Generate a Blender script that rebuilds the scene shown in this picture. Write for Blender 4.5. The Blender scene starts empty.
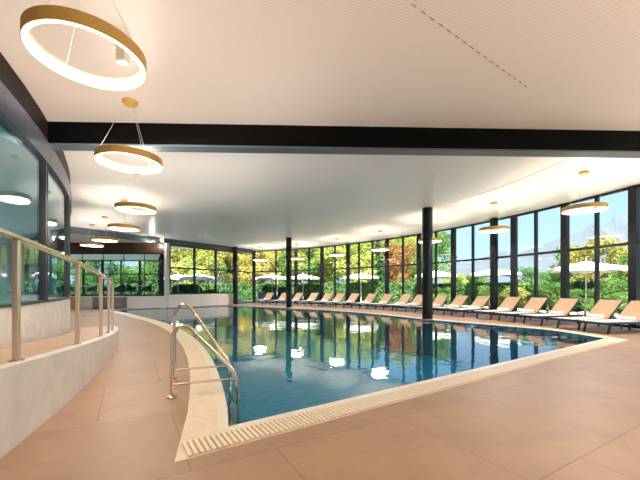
import bpy, bmesh, math, random
from math import sin, cos, pi, sqrt, atan2, radians, degrees
from mathutils import Vector, Matrix

SC = bpy.context.scene
COL = SC.collection
random.seed(7)

# ------------------------------------------------------------------ camera
EYE = 1.2
F = 330.0
HOR = 288.0
cd = bpy.data.cameras.new('camera')
cam = bpy.data.objects.new('camera', cd)
COL.objects.link(cam)
cam.location = (0, 0, EYE)
cam.rotation_euler = (pi / 2, 0, 0)
cd.sensor_width = 36
cd.lens = F / 640 * 36
cd.shift_y = (HOR - 240) / 640
cd.clip_start = 0.05
cd.clip_end = 3000
SC.camera = cam
vs = SC.view_settings
vs.view_transform = 'Standard'
vs.look = 'None'
vs.gamma = 1
vs.use_curve_mapping = False
vs.exposure = 0.16

# ------------------------------------------------------------------ plan of the hall
C0 = (-27.0, -5.75)            # centre of the ramp, left glass and pool edge circles
R_GLASS, R_RAMP, R_POOL = 25.0, 26.04, 27.6
G0, RG = (-13.79, 4.87), 23.5  # centre and radius of the curved window wall
CEIL = 4.2


def lc(r, deg):
    a = radians(deg)
    return (C0[0] + r * cos(a), C0[1] + r * sin(a))


def gc(deg, inset=0.0):
    a = radians(deg)
    return (G0[0] + (RG - inset) * cos(a), G0[1] + (RG - inset) * sin(a))


def ray_angle(px, inset=0.0):
    """angle on the window wall circle met by the sight line of an image column"""
    k = (px - 320) / F
    r = RG - inset
    a = k * k + 1
    b = 2 * (k * (-G0[0]) - G0[1])
    c = G0[0] ** 2 + G0[1] ** 2 - r * r
    t = (-b + sqrt(b * b - 4 * a * c)) / (2 * a)
    return degrees(atan2(t - G0[1], k * t - G0[0]))


def along(px, d):
    return ((px - 320) / F * d, d)


# ------------------------------------------------------------------ materials
MATS = {}


def nodes_of(m):
    m.use_nodes = True
    nt = m.node_tree
    nt.nodes.clear()
    out = nt.nodes.new('ShaderNodeOutputMaterial')
    return nt, out


def mat(name, col, rough=0.5, metal=0.0, var=0.0, scale=5.0, bump=0.0, coat=0.0, coat_rough=0.1, emit=None, spec=0.5, stretch=None):
    if name in MATS:
        return MATS[name]
    m = bpy.data.materials.new(name)
    nt, out = nodes_of(m)
    b = nt.nodes.new('ShaderNodeBsdfPrincipled')
    nt.links.new(b.outputs[0], out.inputs[0])
    b.inputs['Base Color'].default_value = (*col, 1)
    b.inputs['Roughness'].default_value = rough
    b.inputs['Metallic'].default_value = metal
    b.inputs['Coat Weight'].default_value = coat
    b.inputs['Coat Roughness'].default_value = coat_rough
    b.inputs['Specular IOR Level'].default_value = spec
    if emit:
        b.inputs['Emission Color'].default_value = (*emit[:3], 1)
        b.inputs['Emission Strength'].default_value = emit[3]
    tc = nt.nodes.new('ShaderNodeTexCoord')
    mp = nt.nodes.new('ShaderNodeMapping')
    nt.links.new(tc.outputs['Object'], mp.inputs[0])
    if stretch:
        mp.inputs['Scale'].default_value = stretch
    n = nt.nodes.new('ShaderNodeTexNoise')
    n.inputs['Scale'].default_value = scale
    n.inputs['Detail'].default_value = 5
    nt.links.new(mp.outputs[0], n.inputs[0])
    if var > 0:
        r = nt.nodes.new('ShaderNodeValToRGB')
        r.color_ramp.elements[0].position = 0.3
        r.color_ramp.elements[1].position = 0.7
        r.color_ramp.elements[0].color = (*[c * (1 - var) for c in col], 1)
        r.color_ramp.elements[1].color = (*[min(1, c * (1 + var)) for c in col], 1)
        nt.links.new(n.outputs[0], r.inputs[0])
        nt.links.new(r.outputs[0], b.inputs['Base Color'])
    if bump > 0:
        bp = nt.nodes.new('ShaderNodeBump')
        bp.inputs['Strength'].default_value = bump
        bp.inputs['Distance'].default_value = 0.01
        nt.links.new(n.outputs[0], bp.inputs['Height'])
        nt.links.new(bp.outputs[0], b.inputs['Normal'])
    MATS[name] = m
    return m


def clear_mat(name, tint, f0=0.04, rough=0.0, ripple=0.0, gain=1.0):
    """clear sheet: what lies behind it seen through a tint, and a reflection that grows towards grazing angles"""
    m = bpy.data.materials.new(name)
    nt, out = nodes_of(m)
    N, L = nt.nodes.new, nt.links.new
    tr = N('ShaderNodeBsdfTransparent')
    tr.inputs[0].default_value = (*tint, 1)
    gl = N('ShaderNodeBsdfGlossy')
    gl.inputs['Roughness'].default_value = rough
    gl.inputs['Color'].default_value = (1, 1, 1, 1)
    lw = N('ShaderNodeLayerWeight')
    p = N('ShaderNodeMath'); p.operation = 'POWER'; p.inputs[1].default_value = 5
    L(lw.outputs['Facing'], p.inputs[0])
    mu = N('ShaderNodeMath'); mu.operation = 'MULTIPLY_ADD'; mu.inputs[1].default_value = (1 - f0) * gain; mu.inputs[2].default_value = f0
    L(p.outputs[0], mu.inputs[0])
    mx = N('ShaderNodeMixShader')
    L(mu.outputs[0], mx.inputs[0]); L(tr.outputs[0], mx.inputs[1]); L(gl.outputs[0], mx.inputs[2])
    L(mx.outputs[0], out.inputs[0])
    if ripple > 0:
        tc = N('ShaderNodeTexCoord')
        n1 = N('ShaderNodeTexNoise'); n1.inputs['Scale'].default_value = 1.6; n1.inputs['Detail'].default_value = 3
        n2 = N('ShaderNodeTexNoise'); n2.inputs['Scale'].default_value = 7.0; n2.inputs['Detail'].default_value = 2
        L(tc.outputs['Object'], n1.inputs[0]); L(tc.outputs['Object'], n2.inputs[0])
        ad = N('ShaderNodeMath'); ad.operation = 'MULTIPLY_ADD'; ad.inputs[1].default_value = 0.12
        L(n2.outputs[0], ad.inputs[0]); L(n1.outputs[0], ad.inputs[2])
        bp = N('ShaderNodeBump'); bp.inputs['Strength'].default_value = 1.0; bp.inputs['Distance'].default_value = ripple
        L(ad.outputs[0], bp.inputs['Height'])
        L(bp.outputs[0], gl.inputs['Normal'])
    MATS[name] = m
    return m


def tile_mat(name, c1, c2, grout, w, h, rot=0.0, rough=0.3, mortar=0.004, var=0.12, offset=0.5, coat=0.0, loc=(0, 0), vein=0.0):
    m = bpy.data.materials.new(name)
    nt, out = nodes_of(m)
    N, L = nt.nodes.new, nt.links.new
    b = N('ShaderNodeBsdfPrincipled'); L(b.outputs[0], out.inputs[0])
    b.inputs['Roughness'].default_value = rough
    b.inputs['Coat Weight'].default_value = coat
    b.inputs['Coat Roughness'].default_value = 0.15
    tc = N('ShaderNodeTexCoord'); mp = N('ShaderNodeMapping')
    mp.inputs['Rotation'].default_value = (0, 0, rot)
    mp.inputs['Location'].default_value = (loc[0], loc[1], 0)
    L(tc.outputs['Object'], mp.inputs[0])
    br = N('ShaderNodeTexBrick')
    br.offset = offset
    br.inputs['Scale'].default_value = 1
    br.inputs['Brick Width'].default_value = w
    br.inputs['Row Height'].default_value = h
    br.inputs['Mortar Size'].default_value = mortar
    br.inputs['Mortar Smooth'].default_value = 0.3
    br.inputs['Color1'].default_value = (*c1, 1)
    br.inputs['Color2'].default_value = (*c2, 1)
    br.inputs['Mortar'].default_value = (*grout, 1)
    L(mp.outputs[0], br.inputs[0])
    n = N('ShaderNodeTexNoise'); n.inputs['Scale'].default_value = 2.2; n.inputs['Detail'].default_value = 7; n.inputs['Roughness'].default_value = 0.65
    n.inputs['Distortion'].default_value = vein
    L(mp.outputs[0], n.inputs[0])
    mr = N('ShaderNodeMapRange'); mr.inputs['From Min'].default_value = 0.25; mr.inputs['From Max'].default_value = 0.75
    mr.inputs['To Min'].default_value = 1 - var; mr.inputs['To Max'].default_value = 1 + var
    L(n.outputs[0], mr.inputs[0])
    mx = N('ShaderNodeVectorMath'); mx.operation = 'SCALE'
    L(br.outputs['Color'], mx.inputs[0]); L(mr.outputs[0], mx.inputs['Scale'])
    L(mx.outputs[0], b.inputs['Base Color'])
    bp = N('ShaderNodeBump'); bp.inputs['Strength'].default_value = 0.25; bp.inputs['Distance'].default_value = 0.003; bp.invert = True
    L(br.outputs['Fac'], bp.inputs['Height']); L(bp.outputs[0], b.inputs['Normal'])
    MATS[name] = m
    return m


def ceiling_mat(name, col, rough, perforated):
    m = bpy.data.materials.new(name)
    nt, out = nodes_of(m)
    N, L = nt.nodes.new, nt.links.new
    b = N('ShaderNodeBsdfPrincipled'); L(b.outputs[0], out.inputs[0])
    b.inputs['Base Color'].default_value = (*col, 1)
    b.inputs['Roughness'].default_value = rough
    b.inputs['Specular IOR Level'].default_value = 0.13
    b.inputs['Coat Weight'].default_value = 0.0
    b.inputs['Coat Roughness'].default_value = 0.22
    if perforated:
        tc = N('ShaderNodeTexCoord'); mp = N('ShaderNodeMapping'); mp.inputs['Rotation'].default_value = (0, 0, radians(68))
        L(tc.outputs['Object'], mp.inputs[0])
        w = N('ShaderNodeTexWave'); w.wave_type = 'BANDS'; w.bands_direction = 'X'; w.inputs['Scale'].default_value = 9.0; w.inputs['Distortion'].default_value = 0
        L(mp.outputs[0], w.inputs[0])
        r = N('ShaderNodeValToRGB')
        r.color_ramp.elements[0].position = 0.25; r.color_ramp.elements[1].position = 0.6
        r.color_ramp.elements[0].color = (*[c * 0.92 for c in col], 1); r.color_ramp.elements[1].color = (*col, 1)
        L(w.outputs[0], r.inputs[0]); L(r.outputs[0], b.inputs['Base Color'])
    MATS[name] = m
    return m


def leaf_mat(name, c1, c2):
    m = bpy.data.materials.new(name)
    nt, out = nodes_of(m)
    N, L = nt.nodes.new, nt.links.new
    tc = N('ShaderNodeTexCoord')
    n = N('ShaderNodeTexNoise'); n.inputs['Scale'].default_value = 1.7; n.inputs['Detail'].default_value = 6
    L(tc.outputs['Object'], n.inputs[0])
    r = N('ShaderNodeValToRGB')
    r.color_ramp.elements[0].position = 0.35; r.color_ramp.elements[1].position = 0.65
    r.color_ramp.elements[0].color = (*[c * 0.55 for c in c1], 1); r.color_ramp.elements[1].color = (*[c * 0.55 for c in c2], 1)
    L(n.outputs[0], r.inputs[0])
    d = N('ShaderNodeBsdfDiffuse'); t = N('ShaderNodeBsdfTranslucent')
    L(r.outputs[0], d.inputs[0]); L(r.outputs[0], t.inputs[0])
    mx = N('ShaderNodeMixShader'); mx.inputs[0].default_value = 0.35
    L(d.outputs[0], mx.inputs[1]); L(t.outputs[0], mx.inputs[2]); L(mx.outputs[0], out.inputs[0])
    MATS[name] = m
    return m


M_CEIL = ceiling_mat('glossy_cream_ceiling', (0.86, 0.82, 0.785), 0.35, False)
M_CEILP = ceiling_mat('perforated_cream_ceiling', (0.80, 0.70, 0.64), 0.4, True)
M_SOFFIT = mat('soffit_white', (0.78, 0.75, 0.70), 0.5)
M_FLOOR = tile_mat('deck_tiles', (0.36, 0.222, 0.130), (0.32, 0.195, 0.113), (0.17, 0.105, 0.065), 1.2, 1.2, rot=radians(-30), rough=0.46, mortar=0.004, var=0.15, offset=0.5, loc=(0.25, 0.1), vein=0.6)
M_RAMP = tile_mat('ramp_tiles', (0.56, 0.35, 0.22), (0.53, 0.33, 0.2), (0.36, 0.22, 0.14), 0.6, 0.6, rot=radians(20), rough=0.4, mortar=0.003, var=0.08)
M_STONE = tile_mat('pale_stone_wall', (0.74, 0.70, 0.64), (0.68, 0.64, 0.59), (0.45, 0.43, 0.40), 1.1, 2.0, rough=0.4, mortar=0.004, var=0.16, vein=1.2)
M_COPE = mat('cream_coping', (0.74, 0.60, 0.44), 0.4, var=0.07, scale=9)
M_COPEL = mat('pale_coping_edge', (0.78, 0.68, 0.56), 0.35, var=0.05, scale=9)
M_GRATE = mat('cream_grating', (0.80, 0.71, 0.55), 0.4)
M_GRATED = mat('grating_channel', (0.55, 0.38, 0.22), 0.7)
M_POOL = tile_mat('pool_tiles', (0.004, 0.21, 0.32), (0.006, 0.24, 0.36), (0.004, 0.10, 0.17), 0.5, 0.25, rot=radians(-33), rough=0.35, mortar=0.022, var=0.12)
M_WATER = clear_mat('pool_water', (0.50, 0.84, 0.92), f0=0.03, ripple=0.007, gain=1.0)
M_GLASS = clear_mat('window_glass', (0.97, 0.99, 0.985), f0=0.012)
M_CLEAR = clear_mat('lounge_glass', (0.80, 0.89, 0.94), f0=0.015)
M_TEAL = clear_mat('teal_glass', (0.66, 0.89, 0.95), f0=0.03)
M_FRAME = mat('dark_window_frame', (0.010, 0.012, 0.016), 0.35, spec=0.3)
M_BEAM = mat('black_beam_paint', (0.0025, 0.002, 0.002), 0.6, spec=0.06)
M_COLUMN = mat('dark_column_paint', (0.006, 0.009, 0.013), 0.25, coat=0.15, spec=0.3)
M_BULK = mat('blue_grey_panel', (0.075, 0.105, 0.125), 0.4)
M_FASC = mat('blue_grey_metal', (0.045, 0.052, 0.072), 0.35, metal=0.2)
M_FASCD = mat('dark_reflection_band', (0.009, 0.005, 0.004), 0.5, spec=0.1)  # upper fascia band, the brown reflection on it is put into the colour
M_WOODD = mat('dark_brown_wood', (0.075, 0.04, 0.022), 0.35, var=0.3, scale=3, stretch=(0.4, 1, 6))
M_WOOD = mat('golden_wood', (0.52, 0.30, 0.12), 0.4, var=0.2, scale=4, stretch=(6, 1, 0.5))
M_LOWW = tile_mat('cream_low_wall', (0.82, 0.78, 0.73), (0.80, 0.76, 0.71), (0.6, 0.57, 0.53), 1.2, 2.0, rough=0.45, var=0.05)
M_GREY = mat('mid_grey_panel', (0.20, 0.20, 0.21), 0.5)
M_STEEL = mat('brushed_steel', (0.74, 0.63, 0.50), 0.22, metal=1.0)
M_POST = mat('satin_steel_post', (0.74, 0.63, 0.53), 0.3, metal=0.85)
M_GOLD = mat('brushed_gold', (0.66, 0.39, 0.10), 0.4, metal=0.3)
M_DIFF = mat('ring_diffuser', (0.9, 0.85, 0.75), 0.5, emit=(1.0, 0.82, 0.54, 3.2))
M_WHITE = mat('white_plastic', (0.8, 0.8, 0.78), 0.35)
M_CABLE = mat('pale_cable', (0.6, 0.55, 0.5), 0.4)
M_SLING = mat('tan_sling_fabric', (0.46, 0.31, 0.185), 0.75, var=0.06, scale=40)
M_SEAT = mat('sheen_and_towel_cream', (0.80, 0.74, 0.68), 0.5, var=0.04, scale=40)  # grazing sky sheen of the tan seats put into the colour; also towel cream
M_LEG = mat('black_lounger_metal', (0.02, 0.02, 0.028), 0.35)
M_CHAIR = mat('dark_chair_fabric', (0.02, 0.018, 0.02), 0.6)
M_TABLE = mat('pale_table_top', (0.55, 0.45, 0.34), 0.4)
M_TERR = tile_mat('terrace_paving', (0.74, 0.72, 0.69), (0.70, 0.68, 0.65), (0.5, 0.5, 0.48), 0.8, 0.8, rough=0.7)
M_LAWN = mat('lawn', (0.10, 0.22, 0.04), 0.9, var=0.3, scale=2, bump=0.5)
M_MOUNT = mat('haze_tinted_mountain', (0.037, 0.051, 0.070), 0.95, var=0.15, scale=0.02)  # distance haze is put into this blue-grey colour
M_PARA = mat('white_parasol_canvas', (0.50, 0.50, 0.50), 0.8)
M_POLE = mat('parasol_pole', (0.5, 0.48, 0.45), 0.4, metal=0.5)
M_BARK = mat('bark', (0.10, 0.07, 0.05), 0.9, var=0.3, scale=8)
M_BLUE = mat('navy_outdoor_fabric', (0.05, 0.08, 0.17), 0.7)
M_LOUNGEFL = mat('lounge_floor', (0.50, 0.48, 0.46), 0.4)
M_PALE = mat('pale_wall_paint', (0.62, 0.62, 0.60), 0.6)
M_OUTW = mat('outer_wall_paint', (0.55, 0.48, 0.42), 0.7)
LEAF = {
    'lime': leaf_mat('lime_leaves', (0.24, 0.34, 0.06), (0.60, 0.62, 0.20)),
    'gold': leaf_mat('golden_leaves', (0.42, 0.36, 0.08), (0.72, 0.60, 0.24)),
    'green': leaf_mat('green_leaves', (0.08, 0.19, 0.05), (0.25, 0.40, 0.12)),
    'dark': leaf_mat('dark_needles', (0.012, 0.06, 0.03), (0.05, 0.15, 0.05)),
    'red': leaf_mat('rusty_leaves', (0.22, 0.10, 0.04), (0.46, 0.24, 0.11)),
    'olive': leaf_mat('olive_leaves', (0.30, 0.30, 0.07), (0.58, 0.50, 0.17)),
    'hedge': leaf_mat('hedge_leaves', (0.045, 0.125, 0.045), (0.16, 0.29, 0.10)),
}


# ------------------------------------------------------------------ mesh helpers
class MB:
    def __init__(self):
        self.v, self.f = [], []

    def add(self, vs_, fs_):
        o = len(self.v)
        self.v += [tuple(v) for v in vs_]
        self.f += [[i + o for i in f] for f in fs_]
        return self

    def box(self, c, s, rz=0.0, rot=None):
        R = rot or Matrix.Rotation(rz, 3, 'Z')
        vs_ = []
        for z in (-1, 1):
            for x, y in ((-1, -1), (1, -1), (1, 1), (-1, 1)):
                vs_.append(Vector(c) + R @ Vector((x * s[0] / 2, y * s[1] / 2, z * s[2] / 2)))
        return self.add(vs_, [[3, 2, 1, 0], [4, 5, 6, 7], [0, 1, 5, 4], [1, 2, 6, 5], [2, 3, 7, 6], [3, 0, 4, 7]])

    def bar(self, a, b, w, h):
        a, b = Vector(a), Vector(b)
        d = (b - a)
        z = d.normalized()
        up = Vector((0, 0, 1)) if abs(z.z) < 0.95 else Vector((1, 0, 0))
        x = z.cross(up).normalized()
        y = x.cross(z)
        R = Matrix((x, z, y)).transposed()
        return self.box((a + b) / 2, (w, d.length, h), rot=R)

    def tube(self, pts, r, n=10, cap=True):
        pts = [Vector(p) for p in pts]
        rings = []
        prev = None
        for i, p in enumerate(pts):
            t = (pts[min(i + 1, len(pts) - 1)] - pts[max(i - 1, 0)]).normalized()
            if prev is None:
                u = t.cross(Vector((0, 0, 1)))
                if u.length < 0.1:
                    u = t.cross(Vector((1, 0, 0)))
            else:
                u = prev - t * prev.dot(t)
            u.normalize()
            prev = u
            w = t.cross(u)
            rr = r[i] if isinstance(r, (list, tuple)) else r
            rings.append([p + (u * cos(2 * pi * k / n) + w * sin(2 * pi * k / n)) * rr for k in range(n)])
        vs_ = [v for ring in rings for v in ring]
        fs_ = []
        for i in range(len(rings) - 1):
            for k in range(n):
                k2 = (k + 1) % n
                fs_.append([i * n + k, i * n + k2, (i + 1) * n + k2, (i + 1) * n + k])
        if cap:
            fs_.append(list(range(n))[::-1])
            fs_.append([(len(rings) - 1) * n + k for k in range(n)])
        return self.add(vs_, fs_)

    def lathe(self, prof, n=48, c=(0, 0, 0), closed=False):
        """profile of (radius, z) spun about z"""
        vs_, fs_ = [], []
        for r, z in prof:
            for k in range(n):
                a = 2 * pi * k / n
                vs_.append((c[0] + r * cos(a), c[1] + r * sin(a), c[2] + z))
        m = len(prof)
        for i in range(m if closed else m - 1):
            j = (i + 1) % m
            for k in range(n):
                k2 = (k + 1) % n
                fs_.append([i * n + k, i * n + k2, j * n + k2, j * n + k])
        if not closed:
            fs_.append([k for k in range(n)][::-1])
            fs_.append([(m - 1) * n + k for k in range(n)])
        return self.add(vs_, fs_)

    def sheet(self, line, z0, z1, t=0.1, side=1, zs=None):
        """upright wall of thickness t along a plan line; z may vary (zs: list of (z0, z1))"""
        n = len(line)
        nor = []
        for i in range(n):
            a, b = Vector(line[max(i - 1, 0)]), Vector(line[min(i + 1, n - 1)])
            d = (b - a).normalized()
            nor.append(Vector((d.y, -d.x)) * side)
        vs_ = []
        for i, p in enumerate(line):
            za, zb = zs[i] if zs else (z0, z1)
            q = Vector(p) + nor[i] * t
            vs_ += [(p[0], p[1], za), (p[0], p[1], zb), (q.x, q.y, zb), (q.x, q.y, za)]
        fs_ = []
        for i in range(n - 1):
            for k in range(4):
                k2 = (k + 1) % 4
                fs_.append([i * 4 + k, i * 4 + k2, (i + 1) * 4 + k2, (i + 1) * 4 + k])
        fs_.append([0, 1, 2, 3])
        fs_.append([(n - 1) * 4 + k for k in (3, 2, 1, 0)])
        return self.add(vs_, fs_)

    def prism(self, poly, z0, z1):
        n = len(poly)
        vs_ = [(x, y, z0) for x, y in poly] + [(x, y, z1) for x, y in poly]
        fs_ = [list(range(n))[::-1], [n + i for i in range(n)]]
        fs_ += [[i, (i + 1) % n, n + (i + 1) % n, n + i] for i in range(n)]
        return self.add(vs_, fs_)

    def build(self, name, material, parent=None, loc=None, smooth=False, bevel=0.0, fix=True):
        me = bpy.data.meshes.new(name)
        me.from_pydata(self.v, [], self.f)
        if fix:
            bm = bmesh.new()
            bm.from_mesh(me)
            bmesh.ops.recalc_face_normals(bm, faces=bm.faces)
            bm.to_mesh(me)
            bm.free()
        me.materials.append(material)
        if smooth:
            for p in me.polygons:
                p.use_smooth = True
            try:
                me.set_sharp_from_angle(angle=radians(40))
            except Exception:
                pass
        o = bpy.data.objects.new(name, me)
        COL.objects.link(o)
        if parent:
            o.parent = parent
        if loc:
            o.location = loc
        if bevel > 0:
            md = o.modifiers.new('bevel', 'BEVEL')
            md.width = bevel
            md.segments = 2
        return o


def tag(o, label, cat, group=None, kind=None):
    o['label'] = label
    o['category'] = cat
    if group:
        o['group'] = group
    if kind:
        o['kind'] = kind
    return o


def thing(name, label, cat, loc=(0, 0, 0), rz=0.0, group=None, kind=None):
    o = bpy.data.objects.new(name, None)
    COL.objects.link(o)
    o.location = loc
    o.rotation_euler = (0, 0, rz)
    return tag(o, label, cat, group, kind)


def copy_tree(o, parent=None):
    c = o.copy()
    COL.objects.link(c)
    c.parent = parent
    for ch in list(o.children):
        copy_tree(ch, c)
    return c


def planar(name, outer, holes, z, material, up=True):
    bm = bmesh.new()
    edges = []
    for loop in [outer] + holes:
        vv = [bm.verts.new((x, y, z)) for x, y in loop]
        edges += [bm.edges.new((vv[i], vv[(i + 1) % len(vv)])) for i in range(len(vv))]
    bmesh.ops.triangle_fill(bm, use_beauty=True, use_dissolve=False, edges=edges)
    for f in bm.faces:
        if (f.normal.z > 0) != up:
            f.normal_flip()
    return bm, name, material


def finish(bm, name, material, thick=0.0):
    if thick:
        g = bmesh.ops.extrude_face_region(bm, geom=list(bm.faces))
        bmesh.ops.translate(bm, vec=(0, 0, thick), verts=[v for v in g['geom'] if isinstance(v, bmesh.types.BMVert)])
        bmesh.ops.recalc_face_normals(bm, faces=bm.faces)
    me = bpy.data.meshes.new(name)
    bm.to_mesh(me)
    bm.free()
    me.materials.append(material)
    o = bpy.data.objects.new(name, me)
    COL.objects.link(o)
    return o


ORD = ['first', 'second', 'third', 'fourth', 'fifth', 'sixth', 'seventh', 'eighth', 'ninth', 'tenth', 'eleventh', 'twelfth',
       'thirteenth', 'fourteenth', 'fifteenth', 'sixteenth', 'seventeenth', 'eighteenth', 'nineteenth', 'twentieth', 'twenty-first',
       'twenty-second', 'twenty-third', 'twenty-fourth', 'twenty-fifth', 'twenty-sixth', 'twenty-seventh', 'twenty-eighth', 'twenty-ninth',
       'thirtieth', 'thirty-first', 'thirty-second', 'thirty-third', 'thirty-fourth', 'thirty-fifth', 'thirty-sixth']


def catmull(pts, n=8):
    out = []
    for i in range(len(pts) - 1):
        p0, p1, p2, p3 = (Vector(pts[max(i - 1, 0)]), Vector(pts[i]), Vector(pts[i + 1]), Vector(pts[min(i + 2, len(pts) - 1)]))
        for k in range(n):
            t = k / n
            v = 0.5 * ((2 * p1) + (-p0 + p2) * t + (2 * p0 - 5 * p1 + 4 * p2 - p3) * t * t + (-p0 + 3 * p1 - 3 * p2 + p3) * t ** 3)
            out.append(tuple(v))
    out.append(tuple(pts[-1]))
    return out


# ------------------------------------------------------------------ pool outline
corner = Vector((-0.79, 2.85))
fdir = Vector((1.0, 0.655)).normalized()       # front edge runs this way
tip = Vector((6.75, 7.82))
a_corner = degrees(atan2(corner.y - C0[1], corner.x - C0[0]))
left_edge = [lc(R_POOL + max(0, (a - 45)) * 0.06, a) for a in [a_corner + (56.0 - a_corner) * i / 40 for i in range(41)]]
left_edge[0] = tuple(corner)
right_edge = catmull([tuple(tip), (6.55, 9.35), (5.65, 10.6), (4.1, 12.5), (2.7, 14.9), (1.0, 17.1), (-1.0, 18.8), (-3.0, 20.3), (-5.2, 21.7), (-6.4, 22.0), (-8.6, 20.2), (-10.4, 19.2), left_edge[-1]], 8)
front_edge = [tuple(corner + (tip - corner) * (i / 20)) for i in range(1, 20)]
POOL = front_edge + right_edge + left_edge[::-1][1:]     # counter-clockwise loop starting beyond the near corner
if sum(POOL[i][0] * POOL[(i + 1) % len(POOL)][1] - POOL[(i + 1) % len(POOL)][0] * POOL[i][1] for i in range(len(POOL))) < 0:
    POOL = POOL[::-1]


def offset(loop, d):
    n = len(loop)
    out = []
    for i in range(n):
        p0, p1, p2 = Vector(loop[i - 1]), Vector(loop[i]), Vector(loop[(i + 1) % n])
        e1, e2 = (p1 - p0).normalized(), (p2 - p1).normalized()
        n1, n2 = Vector((e1.y, -e1.x)), Vector((e2.y, -e2.x))
        b = (n1 + n2)
        if b.length < 0.3:
            b = n1
        b.normalize()
        k = max(0.45, b.dot(n1))
        out.append(tuple(p1 + b * d / k))
    return out


# ------------------------------------------------------------------ room shell
A_BACK = degrees(atan2(-7 - G0[1], sqrt(RG ** 2 - (7 + G0[1]) ** 2)))
A_FAR = ray_angle(254)
E0 = gc(A_FAR)                         # far left end of the curved window wall
W0, W1 = (-6.25, 24.4), (-9.25, 20.05)   # straight window run under the bulkhead
L0, L1 = (-9.3, 19.7), (-15.6, 19.7)   # lounge glass
G_END = 62.0
hall = [gc(A_BACK + (A_FAR - A_BACK) * i / 60) for i in range(61)] + [W0, W1, L0, L1, lc(R_GLASS, G_END)]
hall += [lc(R_GLASS, G_END + (-3.0 - G_END) * i / 40) for i in range(41)]
hall[-1] = (C0[0] + sqrt(R_GLASS ** 2 - 1.25 ** 2), -7.0)

COPE_W = 0.37
inner_hole = offset(POOL, COPE_W)
bm, nm, mm = planar('floor', hall, [inner_hole], 0.0, M_FLOOR)
floor = tag(finish(bm, nm, mm, -0.25), 'beige tiled pool deck floor around the water', 'floor', kind='structure')

# coping rings
POOL_IN = offset(POOL, 0.0)
ring_mid = offset(POOL, 0.10)
bm, nm, mm = planar('trim_1', inner_hole, [ring_mid], 0.003, M_COPE)
tag(finish(bm, nm, mm, -0.2), 'cream tiled band of the pool coping next to the deck', 'pool coping', kind='structure')
bm, nm, mm = planar('trim_2', ring_mid, [POOL_IN], 0.006, M_COPEL)
tag(finish(bm, nm, mm, -0.2), 'pale rim of the pool coping at the water line', 'pool rim', kind='structure')
# basin
mb = MB()
n = len(POOL)
out_loop = offset(POOL, 0.12)
vs_ = [(x, y, -0.19) for x, y in POOL] + [(x, y, -1.35) for x, y in POOL]
mb.add([(x, y, 0.004) for x, y in offset(POOL, -0.004)] + [(x, y, -1.35) for x, y in offset(POOL, -0.004)],
       [[i, (i + 1) % n, n + (i + 1) % n, n + i] for i in range(n)])
basin_wall = mb
bm, nm, mm = planar('pool_basin', offset(POOL, -0.004), [], -1.35, M_POOL)
basin = tag(finish(bm, nm, mm), 'blue tiled bottom of the indoor swimming pool', 'pool basin', kind='structure')
bw = basin_wall.build('pool_wall', M_POOL, basin, fix=False)
bm, nm, mm = planar('pool_water', offset(POOL, -0.006), [], -0.03, M_WATER)
tag(finish(bm, nm, mm), 'still teal pool water mirroring the window wall', 'water', kind='structure')

# overflow grating along the near edge of the pool
gr = MB()
gdir, gn = fdir, Vector((fdir.y, -fdir.x))
L_gr = (tip - corner).length - 0.6
k = 0
tip_dir = (tip - corner).normalized()
gnn = Vector((tip_dir.y, -tip_dir.x))
s = -0.39
ang = atan2(tip_dir.y, tip_dir.x)
while s < L_gr:
    p = corner + tip_dir * s + gnn * 0.235
    gr.box((p.x, p.y, 0.013), (0.024, 0.245, 0.014), ang)
    s += 0.043
g_root = thing('overflow_grating', 'cream slotted overflow grating along the near pool edge', 'drain grating', (0, 0, 0))
gr.build('grating_bars', M_GRATE, g_root)
mid = corner + tip_dir * (L_gr / 2 - 0.20) + gnn * 0.235
MB().box((mid.x, mid.y, 0.0055), (L_gr + 0.40, 0.245, 0.003), ang).build('drain_channel', M_GRATED, g_root)

# ceilings
beam_a, beam_b = Vector((-5.0, 5.93)), Vector((9.6, 6.40))
cut = []
ceil_all = hall


def clip_poly(poly, a, b, keep_left):
    out = []
    d = b - a

    def side(p):
        return (d.x * (p[1] - a.y) - d.y * (p[0] - a.x)) * (1 if keep_left else -1)
    for i in range(len(poly)):
        p, q = poly[i], poly[(i + 1) % len(poly)]
        sp, sq = side(p), side(q)
        if sp >= 0:
            out.append(p)
        if (sp > 0 > sq) or (sp < 0 < sq):
            t = sp / (sp - sq)
            out.append((p[0] + (q[0] - p[0]) * t, p[1] + (q[1] - p[1]) * t))
    return out


far_poly = clip_poly(hall, beam_a, beam_b, True)
near_poly = clip_poly(hall, beam_a, beam_b, False)
bm, nm, mm = planar('ceiling_far', far_poly, [], CEIL, M_CEIL, up=False)
tag(finish(bm, nm, mm, 0.2), 'glossy cream ceiling over the pool beyond the dark beam', 'ceiling', kind='structure')
bm, nm, mm = planar('ceiling_near', near_poly, [], CEIL, M_CEILP, up=False)
tag(finish(bm, nm, mm, 0.2), 'perforated cream ceiling in front of the dark beam', 'ceiling', kind='structure')
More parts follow.
